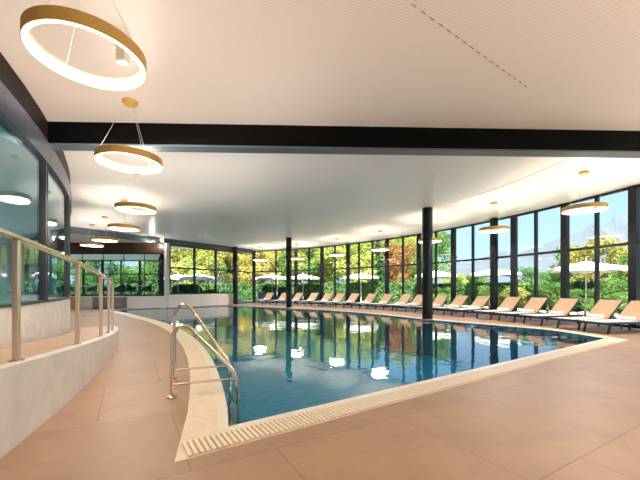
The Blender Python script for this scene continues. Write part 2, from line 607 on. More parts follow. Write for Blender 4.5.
# lower soffit with bulkhead face
S0, S1, S2 = W0, (-9.5, 20.0), (-12.35, 15.9)
ce = lc(R_GLASS + 0.02, 52)
soff = [W0, (-9.5, 19.95), S2, (-13.6, 14.4), lc(R_GLASS + 0.02, 58), lc(R_GLASS + 0.02, 62), L1, L0, W1]
tag(MB().prism([(-9.45, 19.98), S2, (-13.9, 14.3), lc(R_GLASS + 0.03, 60), lc(R_GLASS + 0.03, 62), (-15.6, 19.68), (-9.3, 19.68)], 3.9, 4.19).build('ceiling_soffit', M_SOFFIT),
    'lower white soffit in front of the glazed lounge', 'soffit', kind='structure')
tag(MB().sheet([(-5.3, 25.75), W0, (-9.42, 19.96), (-12.35, 15.88), (-13.95, 14.25)], 3.87, 4.195, 0.06, side=-1).build('trim_3', M_BULK),
    'dark blue-grey bulkhead edging the pool ceiling at the left', 'bulkhead', kind='structure')
# roof
roof_poly = [gc(A_BACK + (A_FAR + 3 - A_BACK) * i / 40, -0.9) for i in range(41)] + [(-7.6, 27.3), (-30, 27.3), (-30, -8.2)]
bm, nm, mm = planar('roof', roof_poly, [], 4.42, M_OUTW)
tag(finish(bm, nm, mm, 0.3), 'flat roof slab over the pool hall', 'roof', kind='structure')

# beam
bl = (beam_b - beam_a)
bd = bl.normalized()
bn = Vector((-bd.y, bd.x))
b_root = thing('ceiling_beam', 'long black steel beam crossing the ceiling', 'beam', (0, 0, 0), kind='structure')
m0 = (beam_a + beam_b) / 2 + bn * 0.11
MB().box((m0.x, m0.y, 4.0), (bl.length, 0.20, 0.42), atan2(bd.y, bd.x)).build('web', M_BEAM, b_root)
MB().box((m0.x, m0.y, 3.785), (bl.length, 0.26, 0.03), atan2(bd.y, bd.x)).build('lower_flange', M_BULK, b_root)  # blue-grey colour stands in for window light on the beam's underside

# back wall and lounge outer walls
tag(MB().box((2.2, -7.1, 2.1), (9.0, 0.2, 4.2)).build('wall_back', M_PALE), 'pale wall behind the camera', 'wall', kind='structure')
tag(MB().box((-16.0, -7.1, 2.1), (27.2, 0.2, 4.2)).build('wall_back_lounge', M_PALE), 'pale end wall of the lounge behind the left glass', 'wall', kind='structure')
tag(MB().box((-29.6, 9.5, 2.1), (0.2, 33.4, 4.2)).build('wall_left', M_PALE), 'pale side wall of the lounge', 'wall', kind='structure')

# ------------------------------------------------------------------ low wall, lounge and straight windows
LZ = 0.72
tag(MB().sheet([W0, W1], 0.0, 0.80, 0.25, side=1).build('wall_far_left', M_LOWW), 'low cream wall under the three windows left of the pool', 'low wall', kind='structure')
tag(MB().box(((L0[0] + L1[0]) / 2, 19.82, LZ / 2), (L0[0] - L1[0] + 0.1, 0.24, LZ)).build('wall_lounge_base', M_LOWW), 'low cream wall under the lounge glass', 'low wall', kind='structure')
tag(MB().box(((L0[0] + L1[0]) / 2, 19.80, 3.60), (L0[0] - L1[0] + 0.05, 0.22, 0.60)).build('trim_4', M_WOODD), 'dark brown band above the lounge glass', 'fascia', kind='structure')
tag(MB().box((-9.22, 19.86, 2.30), (0.16, 0.34, 3.16)).build('wall_pier', M_PALE), 'narrow cream pier between the lounge glass and the windows', 'pier', kind='structure')
tag(MB().box((-15.7, 18.0, 2.1), (0.2, 3.6, 4.2)).build('wall_far_end', M_PALE), 'pale wall end beside the lounge glass', 'wall', kind='structure')


def bay(name, p, q, z0, z1, transom, post_w, label, last=False, glass=M_GLASS, post_d=0.16, group=None):
    """one glazed bay from plan point p to q: a post at p, head, sill and transom rails, two panes"""
    P_, Q_ = Vector(p), Vector(q)
    d = (Q_ - P_)
    ln = d.length
    rz = atan2(d.y, d.x)
    r = thing(name, label, 'window', (P_.x, P_.y, 0), rz, group, kind='structure')
    MB().box((0, 0, (z0 + z1) / 2), (post_w, post_d, z1 - z0)).build('mullion', M_FRAME, r)
    if last:
        MB().box((ln, 0, (z0 + z1) / 2), (post_w, post_d, z1 - z0)).build('mullion', M_FRAME, r)
    a, b = post_w / 2, ln - 0.02
    MB().box(((a + b) / 2, 0, z1 - 0.035), (b - a, 0.10, 0.07)).build('head_rail', M_FRAME, r)
    MB().box(((a + b) / 2, 0, z0 + 0.04), (b - a, 0.10, 0.08)).build('sill_rail', M_FRAME, r)
    if transom:
        MB().box(((a + b) / 2, 0, transom), (b - a, 0.10, 0.085)).build('transom', M_FRAME, r)
        MB().box(((a + b) / 2, 0, (z0 + 0.08 + transom - 0.04) / 2), (b - a, 0.016, transom - 0.04 - z0 - 0.08)).build('glass_pane', glass, r)
        MB().box(((a + b) / 2, 0, (z1 - 0.07 + transom + 0.04) / 2), (b - a, 0.016, z1 - 0.07 - transom - 0.04)).build('glass_pane', glass, r)
    else:
        MB().box(((a + b) / 2, 0, (z0 + z1) / 2), (b - a, 0.016, z1 - z0 - 0.15)).build('glass_pane', glass, r)
    return r


wn = 1
# three straight windows above the low wall
wv = Vector(W0) - Vector(W1)
for i, (u0, u1) in enumerate(((0.03, 0.36), (0.36, 0.68), (0.68, 0.985))):
    p = Vector(W1) + wv * u0 + Vector((-0.08, 0.05))
    q = Vector(W1) + wv * u1 + Vector((-0.08, 0.05))
    bay('window_%d' % wn, p, q, 0.80, 3.87, 2.45, 0.09, ['left one', 'middle one', 'right one'][i] + ' of three windows above the low cream wall', last=(i == 2))
    wn += 1
# corner bays joining to the curved wall
bay('window_%d' % wn, W0, E0, 0.02, 3.87, 2.45, 0.24, 'narrow glazed corner bay right of the low cream wall')
wn += 1
# curved window wall: bay lines from far left to the right edge and on behind the viewer
pxs = [(254, 1), (276, 0), (296, 1), (309, 0), (322, 1), (335, 0), (348, 1), (359, 0), (372.5, 0), (387, 1), (403, 0), (419, 1), (436, 0), (453.5, 1), (473, 0), (494, 1), (514, 1), (536, 0), (565, 1), (597, 0), (634, 1)]
angs = [(ray_angle(px), t) for px, t in pxs]
a, t = angs[-1]
step = degrees(1.17 / RG)
tt = 0
while a - step > A_BACK + 0.3:
    a -= step
    angs.append((a, tt))
    tt = 1 - tt
angs.append((A_BACK, 1))
vis = len(pxs)
for i in range(len(angs) - 1):
    p, q = gc(angs[i][0]), gc(angs[i + 1][0])
    w = 0.22 if angs[i][1] else 0.085
    if i < vis - 1:
        lab = ORD[i] + ' bay of the curved window wall from its far left end'
    else:
        lab = ORD[i] + ' bay of the curved window wall, beyond the right edge of the photo'
    bay('window_%d' % wn, p, q, 0.02, CEIL - 0.01, 2.52, w, lab, post_d=0.15 if angs[i][1] else 0.11)
    wn += 1

# lounge glass bays (full height, thin posts)
for i in range(5):
    x0 = L1[0] + 0.1 + i * 1.24
    bay('window_%d' % wn, (x0, 19.82), (x0 + 1.24, 19.82), LZ, 3.30, None, 0.03, ORD[i] + ' pane of the lounge glass from the left, above the low wall', glass=M_CLEAR, post_d=0.03)
    wn += 1

# lounge interior: raised floor, ceiling, window walls at the back
lounge = [lc(R_GLASS - 0.16, -3.0 + 65.0 * i / 40) for i in range(41)] + [(-15.85, 19.95), (-9.6, 19.95), (-12.9, 26.4), (-29.5, 26.4), (-29.5, -7.0)]
bm, nm, mm = planar('floor_lounge', lounge, [], 0.62, M_LOUNGEFL)
tag(finish(bm, nm, mm, -0.5), 'grey floor of the raised lounge', 'floor', kind='structure')
bm, nm, mm = planar('ceiling_lounge', lounge, [], 3.42, M_SOFFIT, up=False)
tag(finish(bm, nm, mm, 0.1), 'white ceiling of the lounge', 'ceiling', kind='structure')
x = -29.4
i = 0
while x < -13.2:
    bay('window_%d' % wn, (x, 26.4), (min(x + 1.5, -12.9), 26.4), 0.62, 3.42, 2.3, 0.14 if i % 2 == 0 else 0.08, ORD[i] + ' window from the left in the back wall of the lounge')
    wn += 1
    x += 1.5
    i += 1
y = 20.1
for i in range(4):
    xx = lambda v: -9.6 - 3.3 * (v - 20.1) / 6.3
    bay('window_%d' % wn, (xx(y), y), (xx(y + 1.57), y + 1.57), 0.62, 3.42, 2.3, 0.14, ORD[i] + ' window in the right side wall of the lounge, counted from the pool')
    wn += 1
    y += 1.57

# ------------------------------------------------------------------ left curved glass wall on its plinth
def arc(r, a0, a1, n=40):
    return [lc(r, a0 + (a1 - a0) * i / n) for i in range(n + 1)]


tag(MB().sheet(arc(R_GLASS, -2, G_END), 0.0, 0.97, 0.14, side=-1).build('wall_plinth', M_STONE), 'pale stone plinth under the curved teal glass', 'plinth wall', kind='structure')
tag(MB().sheet(arc(R_GLASS + 0.015, -2, G_END), 0.945, 0.985, 0.17, side=-1).build('trim_5', M_FASC), 'grey metal sill under the curved teal glass', 'sill', kind='structure')
tag(MB().sheet(arc(R_GLASS + 0.03, -2, G_END), 3.42, 3.80, 0.16, side=-1).build('trim_6', M_FASC), 'blue-grey metal fascia above the curved teal glass', 'fascia', kind='structure')
tag(MB().sheet(arc(R_GLASS + 0.005, -2, G_END), 3.78, 4.195, 0.14, side=-1).build('trim_7', M_FASCD), 'dark band between the fascia and the ceiling, brown reflection put into its colour', 'fascia band', kind='structure')
mA = 27.65
edges_ = [mA + 6 * k for k in range(-5, 6)]
for i in range(len(edges_) - 1):
    a0, a1 = edges_[i], edges_[i + 1]
    r = thing('window_%d' % wn, ORD[i] + ' tall pane of the curved teal glass beside the ramp, counted from the viewer', 'window', (0, 0, 0), kind='structure')
    wn += 1
    pts = arc(R_GLASS - 0.03, a0, a1, 10)
    MB().sheet(pts, 0.98, 3.43, 0.016, side=-1).build('glass_pane', M_TEAL, r)
    p = lc(R_GLASS - 0.04, a1)
    MB().box((p[0], p[1], 2.2), (0.13, 0.05, 2.46), radians(a1)).build('mullion', M_FRAME, r)
    p = lc(R_GLASS - 0.04, a1 - 0.17)
    MB().box((p[0], p[1], 2.2), (0.12, 0.07, 2.46), radians(a1)).build('mullion_cover', M_FASC, r)

# ------------------------------------------------------------------ ramp
def ramp_z(a):
    return min(0.95, max(0.0, 0.60 - (a - 18.7) * 0.0300))


ra = [-2 + (38.6 + 2) * i / 60 for i in range(61)]
mb = MB()
vs_, fs_ = [], []
for a in ra:
    p, q = lc(R_GLASS + 0.14, a), lc(R_RAMP - 0.05, a)
    z = ramp_z(a)
    vs_ += [(p[0], p[1], 0.001), (p[0], p[1], z), (q[0], q[1], z), (q[0], q[1], 0.001)]
for i in range(len(ra) - 1):
    for k in range(4):
        fs_.append([i * 4 + k, i * 4 + (k + 1) % 4, (i + 1) * 4 + (k + 1) % 4, (i + 1) * 4 + k])
fs_ += [[0, 1, 2, 3]]
mb.add(vs_, fs_).build('floor_ramp', M_RAMP)
tag(bpy.data.objects['floor_ramp'], 'beige tiled ramp rising along the curved teal glass', 'ramp', kind='structure')
tag(MB().sheet(arc(R_RAMP, -2, 38.0, 60), 0, 1, 0.12, side=-1, zs=[(0.001, ramp_z(-2 + 40 * i / 60) + 0.012) for i in range(61)]).build('wall_ramp', M_STONE),
    'low pale stone side wall of the ramp', 'ramp wall', kind='structure')

# handrail on the ramp edge
hr = thing('ramp_handrail', 'steel handrail with square posts along the outer edge of the ramp', 'handrail', (0, 0, 0))
post_angs = [5.5, 12.2, 18.97, 22.25, 25.35, 27.62, 29.85]
R_POSTS = R_RAMP - 0.10
for a in post_angs:
    p = lc(R_POSTS, a)
    z = ramp_z(a)
    po = MB().box((p[0], p[1], z + 0.50), (0.045, 0.045, 1.0), radians(a)).build('post', M_POST, hr, bevel=0.005)
    MB().lathe([(0.0, 0.0), (0.055, 0.0), (0.055, 0.010), (0.03, 0.016), (0, 0.016)], 20, (p[0], p[1], z + 0.012)).build('base_plate', M_STEEL, po)
rail_pts = [(*lc(R_POSTS, 4.6 + (29.85 - 4.6) * i / 40), ramp_z(4.6 + (29.85 - 4.6) * i / 40) + 1.0) for i in range(41)]
mb = MB()
vs_, fs_ = [], []
for i in range(41):
    a = 4.6 + (29.85 - 4.6) * i / 40
    z = ramp_z(a) + 1.0
    for dr, dz in ((-0.03, 0), (0.03, 0), (0.03, 0.035), (-0.03, 0.035)):
        q = lc(R_POSTS + dr, a)
        vs_.append((q[0], q[1], z + dz))
for i in range(40):
    for k in range(4):
        fs_.append([i * 4 + k, i * 4 + (k + 1) % 4, (i + 1) * 4 + (k + 1) % 4, (i + 1) * 4 + k])
fs_ += [[0, 1, 2, 3], [160, 161, 162, 163]]
mb.add(vs_, fs_).build('top_rail', M_STEEL, hr, bevel=0.006)

# wooden block and grey panels past the foot of the ramp
wb = thing('planter_bench', 'golden wooden bench block past the foot of the ramp', 'bench', (-14.55, 18.6, 0.0))
MB().box((0, 0, 0.30), (1.15, 0.7, 0.60)).build('body', M_WOOD, wb, bevel=0.01)
MB().box((0, 0, 0.64), (1.21, 0.76, 0.08)).build('seat_top', M_WOOD, wb, bevel=0.01)
MB().box((0, 0, 0.0255), (1.09, 0.64, 0.05)).build('plinth', M_GREY, wb)
gb = thing('grey_cabinet', 'low mid-grey cabinet against the low wall below the lounge glass', 'cabinet', (-12.35, 19.35, 0.0))
MB().box((0, 0.05, 0.33), (1.70, 0.5, 0.58)).build('body', M_GREY, gb, bevel=0.008)
MB().box((0, 0.05, 0.645), (1.76, 0.54, 0.05)).build('top', M_GREY, gb, bevel=0.008)
for sx in (-0.42, 0.42):
    dd = MB().box((sx, -0.21, 0.34), (0.80, 0.02, 0.52)).build('door', M_GREY, gb, bevel=0.004)
    MB().box((sx * 0.2, -0.226, 0.45), (0.02, 0.015, 0.14)).build('handle', M_STEEL, dd)
MB().box((0, 0.05, 0.0205), (1.6, 0.44, 0.04)).build('plinth', M_LEG, gb)

# lounge chairs and tables behind the glass
def make_chair():
    r = thing('tub_chair', '', 'chair')
    MB().box((0, 0, 0.42), (0.52, 0.52, 0.10)).build('seat', M_CHAIR, r, bevel=0.03)
    pts = [(0.29 * cos(radians(t)), 0.29 * sin(radians(t))) for t in range(-20, 201, 20)]
    zs = [(0.40, 0.62 + 0.22 * max(0, sin(radians(t))) ** 2) for t in range(-20, 201, 20)]
    MB().sheet(pts, 0, 1, 0.05, side=1, zs=zs).build('backrest', M_CHAIR, r, smooth=True)
    for sx in (-1, 1):
        for sy in (-1, 1):
            MB().tube([(sx * 0.19, sy * 0.19, 0.38), (sx * 0.24, sy * 0.24, 0.0)], [0.018, 0.012], 8).build('leg', M_LEG, r)
    return r


def make_table():
    r = thing('bistro_table', '', 'table')
    MB().lathe([(0, 0.70), (0.38, 0.70), (0.39, 0.715), (0.38, 0.73), (0, 0.73)], 32).build('table_top', M_TABLE, r)
    MB().lathe([(0, 0.03), (0.035, 0.03), (0.03, 0.70), (0, 0.70)], 16).build('pedestal', M_LEG, r)
    MB().lathe([(0, 0), (0.24, 0), (0.24, 0.015), (0.04, 0.035), (0, 0.035)], 24).build('foot_plate', M_LEG, r)
    return r


ch0, tb0 = make_chair(), make_table()
chairs = [(68, 21.5, 1.5), (91, 21.8, -1.2), (106, 21.3, 1.9), (119, 21.6, -1.7), (131, 21.2, 1.4), (146, 21.5, -1.5)]
for i, (px, d, rz) in enumerate(chairs):
    o = ch0 if i == 0 else copy_tree(ch0)
    xy = along(px, d)
    o.location = (xy[0], xy[1], 0.62)
    o.rotation_euler = (0, 0, rz)
    tag(o, ORD[i] + ' dark tub chair from the left behind the lounge glass', 'chair', 'tub chairs in the lounge')
for i, (px, d) in enumerate([(80, 22.0), (112.5, 22.0), (138.5, 21.9)]):
    o = tb0 if i == 0 else copy_tree(tb0)
    xy = along(px, d)
    o.location = (xy[0], xy[1], 0.62)
    tag(o, ['left', 'middle', 'right'][i] + ' one of the small round tables between the tub chairs', 'table', 'bistro tables in the lounge')

# ------------------------------------------------------------------ columns
def column(name, x, y, r, label, ztop=CEIL):
    c = thing(name, label, 'column', (x, y, 0), kind='structure')
    MB().lathe([(0, 0.0), (r, 0.0), (r, ztop - 0.01), (0, ztop - 0.01)], 40).build('shaft', M_COLUMN, c, smooth=True)
    MB().lathe([(r, 0.0), (r + 0.015, 0.0), (r + 0.015, 0.05), (r, 0.05)], 40, closed=True).build('base_ring', M_STEEL, c, smooth=True)
    return c


column('column', 4.03, 12.38, 0.19, 'thick dark round column at the right-hand pool edge, nearest of the columns')
column('column', -1.86, 19.7, 0.17, 'dark round column at the far pool edge')
column('column', -6.15, 24.0, 0.16, 'dark round column standing at the end of the low cream wall')
p = gc(ray_angle(494, 0.25), 0.25)
column('column', p[0], p[1], 0.16, 'dark round column close to the curved windows, under a ring lamp')

# ------------------------------------------------------------------ ring pendants
RR = 0.475


def make_ring(z_ring):
    r = thing('ring_pendant', '', 'pendant lamp')
    h = CEIL - z_ring
    # gold outer shell, open ring: height 0.13
    MB().lathe([(RR, 0), (RR, 0.11), (RR - 0.008, 0.11), (RR - 0.008, 0.0)], 72, closed=True).build('gold_band', M_GOLD, r, smooth=True)
    d = MB().lathe([(RR - 0.008, 0.004), (RR - 0.008, 0.104), (RR - 0.03, 0.104), (RR - 0.045, 0.004)], 72, closed=True).build('light_diffuser', M_DIFF, r, smooth=True)
    d['label'] = 'glowing warm white inner ring'
    MB().lathe([(RR - 0.008, 0.105), (RR - 0.008, 0.11), (RR - 0.045, 0.11), (RR - 0.045, 0.105)], 72, closed=True).build('top_rim', M_GOLD, r, smooth=True)
    MB().lathe([(0, h - 0.05), (0.105, h - 0.05), (0.11, h - 0.04), (0.11, h - 0.002), (0, h - 0.002)], 32).build('ceiling_canopy', M_GOLD, r, smooth=True)
    for k in range(3):
        a = 2 * pi * k / 3 + 0.5
        MB().tube([(0.07 * cos(a), 0.07 * sin(a), h - 0.05), ((RR - 0.012) * cos(a), (RR - 0.012) * sin(a), 0.11)], 0.0022, 6).build('cable', M_CABLE, r)
    return r


ZR = 3.19
lampL = [(89, 3.06, 'largest ring lamp at the top left, nearest the viewer'),
         (130, 5.30, 'ring lamp hanging in front of the black beam'),
         (136, 8.50, 'ring lamp just beyond the black beam, first of the left row behind it'),
         (124, 11.2, 'second ring lamp behind the beam in the left row'),
         (105, 13.9, 'third ring lamp behind the beam in the left row'),
         (92, 15.6, 'farthest ring lamp of the left row, near the bulkhead')]
lampR = [(584, 8.52, 'large ring lamp at the right, nearest in the row along the windows'),
         (494, 11.55, 'ring lamp hanging in front of the dark column near the curved windows'),
         (430, 14.2, 'ring lamp half hidden by the thick dark column'),
         (380, 17.3, 'ring lamp before the windows, first to the left of the thick column'),
         (337, 20.1, 'ring lamp before the windows, second to the left of the thick column'),
         (297, 22.6, 'ring lamp just right of the far column'),
         (260, 23.9, 'ring lamp just left of the far column, at the end of the row')]
ring_near = make_ring(ZR + 0.12)
ring0 = make_ring(ZR)
spots = []
for i, (px, d, lab) in enumerate(lampL + lampR):
    o = ring_near if i == 0 else ring0 if i == 1 else copy_tree(ring0)
    xy = along(px, d)
    o.location = (xy[0], xy[1], ZR + (0.12 if i == 0 else 0.0))
    o.rotation_euler = (0, 0, 0.9 * i)
    tag(o, lab, 'pendant lamp', 'gold ring pendants')
    spots.append((xy[0], xy[1]))
# unseen ring lamps added behind and beside the viewer to light the near ceiling
behind = [(0.4, -3.2), (4.4, -3.0), (8.0, 1.4), (3.6, 1.2), (7.9, 5.0)]
for i, (x, y) in enumerate(behind):
    o = copy_tree(ring0)
    o.location = (x, y, ZR)
    tag(o, ['added ring lamp behind the viewer on the left', 'added ring lamp behind the viewer near the back wall', 'added ring lamp beside the windows outside the right edge', 'added ring lamp above the deck right of the viewer', 'added ring lamp beside the windows, nearest of those outside the right edge'][i], 'pendant lamp', 'gold ring pendants')
    spots.append((x, y))


def point(name, loc, power, col, radius):
    l = bpy.data.lights.new(name, 'POINT')
    l.energy = power
    l.color = col
    l.shadow_soft_size = radius
    o = bpy.data.objects.new(name, l)
    COL.objects.link(o)
    o.location = loc
    return o


WARM = (1.0, 0.89, 0.79)


def ring_light(loc, up, down, zmin, UPCUT):
    """light of a ring pendant: an added wide wing upward, shaped to brighten the ceiling, an even wash downward"""
    l = bpy.data.lights.new('ring_light', 'POINT')
    l.energy = 4 * pi * pi          # strength 1 in the nodes then reads as 1 W/sr x pi
    l.color = WARM
    l.shadow_soft_size = 0.40
    l.use_nodes = True
    nt = l.node_tree
    N, L = nt.nodes.new, nt.links.new
    em = [n_ for n_ in nt.nodes if n_.type == 'EMISSION'][0]
    ge = N('ShaderNodeNewGeometry')
    sp = N('ShaderNodeSeparateXYZ')
    L(ge.outputs['Incoming'], sp.inputs[0])

    def math_(op, a, b=None, c=None):
        m = N('ShaderNodeMath')
        m.operation = op
        for k, v in enumerate((a, b, c)):
            if v is None:
                continue
            if isinstance(v, (int, float)):
                m.inputs[k].default_value = v
            else:
                L(v, m.inputs[k])
        return m.outputs[0]
    z = sp.outputs['Z']
    zc = math_('MAXIMUM', z, UPCUT)
    inv = math_('DIVIDE', 1.0, math_('POWER', zc, 3.0))
    mr = N('ShaderNodeMapRange')
    mr.interpolation_type = 'SMOOTHSTEP'
    mr.inputs['From Min'].default_value = zmin
    mr.inputs['From Max'].default_value = UPCUT
    L(z, mr.inputs['Value'])
    upv = math_('MULTIPLY', math_('MULTIPLY', inv, mr.outputs[0]), up)
    dn = math_('MULTIPLY', math_('MAXIMUM', math_('MULTIPLY', z, -1.0), 0.0), down)
    L(math_('ADD', upv, dn), em.inputs['Strength'])
    o = bpy.data.objects.new('ring_light', l)
    COL.objects.link(o)
    o.location = loc
    return o


for i, (x, y) in enumerate(spots):
    if y < 5 or y < 8.6 and x < 0:
        ring_light((x, y, ZR + 0.06), 0.36 if 5 < y else 0.14 if y > 2 else 0.20, 0.0, 0.08, 0.28)
    else:
        ring_light((x, y, ZR + 0.06), 0.75, 0.0, *((0.30, 0.44) if y < 8.6 else (0.40, 0.54)))
    l = bpy.data.lights.new('ring_light_down', 'AREA')
    l.shape = 'DISK'
    l.size = 0.84
    l.energy = 40 if x < 2.5 and y < 18 else 95
    l.color = WARM if x < 2.5 and y < 18 else (1.0, 0.91, 0.84)
    o = bpy.data.objects.new('ring_light_down', l)
    COL.objects.link(o)
    o.location = (x, y, ZR + 0.05)

# white box fixed to the near ceiling, seen through the nearest ring
xb = along(122.5, 4.15)
wbx = thing('ceiling_box', 'small white box fixed to the perforated ceiling behind the nearest ring lamp', 'ceiling fixture', (xb[0], xb[1], 0))
MB().box((0, 0, 4.115), (0.13, 0.10, 0.17)).build('housing', M_WHITE, wbx, bevel=0.012)
MB().box((0, -0.052, 4.11), (0.10, 0.008, 0.11)).build('front_cover', M_STEEL, wbx)
MB().box((0, 0, 4.197), (0.16, 0.14, 0.006)).build('mount_plate', M_WHITE, wbx)

# slot line in the near ceiling and a track slot in the far one
mb = MB()
pa, pb = Vector((0.70, 3.3)), Vector((3.05, 4.9))
dv = (pb - pa).normalized()
s = 0
while s < (pb - pa).length:
    p = pa + dv * (s + 0.045)
    mb.box((p.x, p.y, CEIL - 0.004), (0.075, 0.010, 0.005), atan2(dv.y, dv.x))
    s += 0.155
tag(mb.build('trim_8', mat('slot_brown', (0.30, 0.22, 0.17), 0.7)), 'dashed row of small air slots in the near ceiling', 'air slot', kind='structure')
mb = MB()
line = [Vector((5.75, 7.6)), Vector((5.55, 9.0)), Vector((5.15, 10.4)), Vector((4.5, 11.6))]
mb.sheet([tuple(v) for v in line], CEIL - 0.006, CEIL - 0.001, 0.03).build('trim_9', mat('seam_grey', (0.52, 0.45, 0.40), 0.7))
tag(bpy.data.objects['trim_9'], 'thin curved seam strip in the ceiling beside the right ring lamps', 'ceiling seam', kind='structure')

# downlight in the soffit
p = along(152, 20.1 * 0.95)
dl = thing('soffit_downlight', 'small lit downlight in the white soffit in front of the lounge', 'downlight', (p[0], p[1], 3.9))
MB().lathe([(0.07, -0.012), (0.11, -0.012), (0.11, 0.0), (0.07, 0.0)], 24, closed=True).build('trim_ring', M_WHITE, dl)
MB().lathe([(0, -0.004), (0.07, -0.004), (0.07, 0.0), (0, 0.0)], 24).build('lens', mat('downlight_lens', (0.9, 0.85, 0.7), 0.5, emit=(1, 0.85, 0.6, 4)), dl)
point('downlight_light', (p[0], p[1], 3.75), 40, WARM, 0.08)
for x, y in ((-14, 22.5), (-18, 22.5), (-12.5, 10), (-14, 4), (-22, 14)):  # area lamps added to brighten the lounge, no fixtures built for them
    l = bpy.data.lights.new('lounge_fill', 'AREA')
    l.size = 1.8
    l.energy = 150
    l.color = (0.95, 0.97, 1.0)
    o = bpy.data.objects.new('lounge_fill', l)
    COL.objects.link(o)
    o.location = (x, y, 3.40)

# ------------------------------------------------------------------ pool ladder
ld = thing('pool_ladder', 'steel pool ladder with two arched handrails at the left pool edge', 'pool ladder', (0, 0, 0))


def ladder_rail(foot, h):
    fx, fy = foot
    nx, ny = fx - C0[0], fy - C0[1]
    l = sqrt(nx * nx + ny * ny)
    nx, ny = nx / l, ny / l

    def P(s_, z):
        return (fx + nx * s_, fy + ny * s_, z)
    prof = [(0, 0.0), (0, h - 0.16), (0.012, h - 0.09), (0.05, h - 0.03), (0.10, h), (0.15, h - 0.005), (0.20, h - 0.045), (0.58, 0.33), (0.645, 0.25), (0.685, 0.16), (0.70, 0.05), (0.70, -1.0)]
    pts = [P(*q) for q in prof]
    rl = MB().tube(pts, 0.021, 12).build('handrail', M_STEEL, ld, smooth=True)
    MB().lathe([(0.021, 0), (0.055, 0), (0.055, 0.012), (0.03, 0.03), (0.021, 0.03)], 24, (fx, fy, 0.003), closed=True).build('base_flange', M_STEEL, rl, smooth=True)
    MB().tube([P(0.0, 0.145), P(0.70, 0.145)], 0.013, 10).build('side_bar', M_STEEL, ld, smooth=True)
    return P(0.70, 0)


e1 = ladder_rail((-1.615, 3.60), 0.785)
e2 = ladder_rail((-1.87, 4.24), 0.985)
for z in (-0.10, -0.36, -0.62, -0.88):
    MB().bar((e1[0], e1[1], z), (e2[0], e2[1], z), 0.09, 0.03).build('step', M_STEEL, ld, bevel=0.004)

# ------------------------------------------------------------------ loungers
def make_lounger():
    """feet toward -x, backrest at +x; origin on the floor at the middle of the frame"""
    r = thing('sun_lounger', '', 'sun lounger')
    W = 0.66
    zf = 0.28
    fr = MB()
    for sy in (-1, 1):
        fr.bar((-0.98, sy * W / 2, zf), (0.95, sy * W / 2, zf), 0.035, 0.05)
    fr.bar((-0.98, -W / 2, zf), (-0.98, W / 2, zf), 0.035, 0.05)
    fr.bar((0.95, -W / 2, zf), (0.95, W / 2, zf), 0.035, 0.05)
    fr.bar((0.28, -W / 2, zf), (0.28, W / 2, zf), 0.03, 0.03)
    fr.build('frame', M_LEG, r)
    for sx in (-0.72, 0.72):
        for sy in (-1, 1):
            MB().bar((sx, sy * (W / 2 - 0.01), zf - 0.02), (sx * 1.10, sy * (W / 2 - 0.01), 0.0), 0.035, 0.045).build('leg', M_LEG, r)
    s = MB()
    pts = [(-0.97, 0.325), (-0.6, 0.318), (-0.2, 0.315), (0.3, 0.32)]
    vs_, fs_ = [], []
    for x, z in pts:
        vs_ += [(x, -W / 2 + 0.01, z), (x, W / 2 - 0.01, z), (x, W / 2 - 0.01, z - 0.03), (x, -W / 2 + 0.01, z - 0.03)]
    for i in range(len(pts) - 1):
        for k in range(4):
            fs_.append([i * 4 + k, i * 4 + (k + 1) % 4, (i + 1) * 4 + (k + 1) % 4, (i + 1) * 4 + k])
    fs_ += [[0, 1, 2, 3], [len(pts) * 4 - 4 + k for k in range(4)]]
    s.add(vs_, fs_).build('seat', M_SEAT, r)['label'] = 'tan seat sling, sky sheen put into its pale colour'
    bl_ = 0.74
    ba = radians(44)
    x1, z1 = 0.30 + bl_ * cos(ba), 0.32 + bl_ * sin(ba)
    R = Matrix.Rotation(-ba, 3, 'Y')
    b = MB().box(((0.30 + x1) / 2, 0, (0.32 + z1) / 2), (bl_, W - 0.03, 0.03), rot=R).build('backrest', M_SLING, r, bevel=0.008)
    b['label'] = 'raised tan backrest'
    bf = MB()
    for sy in (-1, 1):
        bf.bar((0.30, sy * W / 2, 0.305), (x1, sy * W / 2, z1 - 0.012), 0.022, 0.035)
    bf.bar((x1, -W / 2, z1 - 0.012), (x1, W / 2, z1 - 0.012), 0.03, 0.03)
    bf.build('backrest_frame', M_LEG, r)
    for sy in (-1, 1):
        MB().bar((0.68, sy * (W / 2 - 0.05), 0.66), (0.84, sy * (W / 2 - 0.05), 0.295), 0.02, 0.02).build('prop', M_LEG, r)
    tw = MB().tube([(0.25, -0.24, 0.37), (0.25, 0.24, 0.37)], 0.05, 16).build('towel_roll', M_SEAT, r, smooth=True)
    tw['label'] = 'rolled cream towel at the foot of the backrest'
    return r


lo = make_lounger()
lpx = [635, 603, 563, 534, 509, 480, 459, 440, 419, 405, 387, 371, 354, 340, 328, 314, 299, 285, 270]
for i, px in enumerate(lpx):
    o = lo if i == 0 else copy_tree(lo)
    inset = 1.15
    a = ray_angle(px - 2, inset - 0.45)
    p = gc(a, inset)
    o.location = (p[0], p[1], 0.0)
    o.rotation_euler = (0, 0, radians(a))
    if i == 0:
        lab = 'tan sun lounger cut off by the right edge of the photo'
    elif i <= 7:
        lab = ORD[i] + ' tan sun lounger from the right edge, before the curved windows'
    elif i <= 15:
        lab = ORD[i - 8] + ' tan sun lounger to the left of the thick dark column'
    else:
        lab = ['tan sun lounger just right of the far column', 'tan sun lounger just left of the far column', 'tan sun lounger at the far left end of the row'][i - 16]
    tag(o, lab, 'sun lounger', 'sun loungers along the window wall')

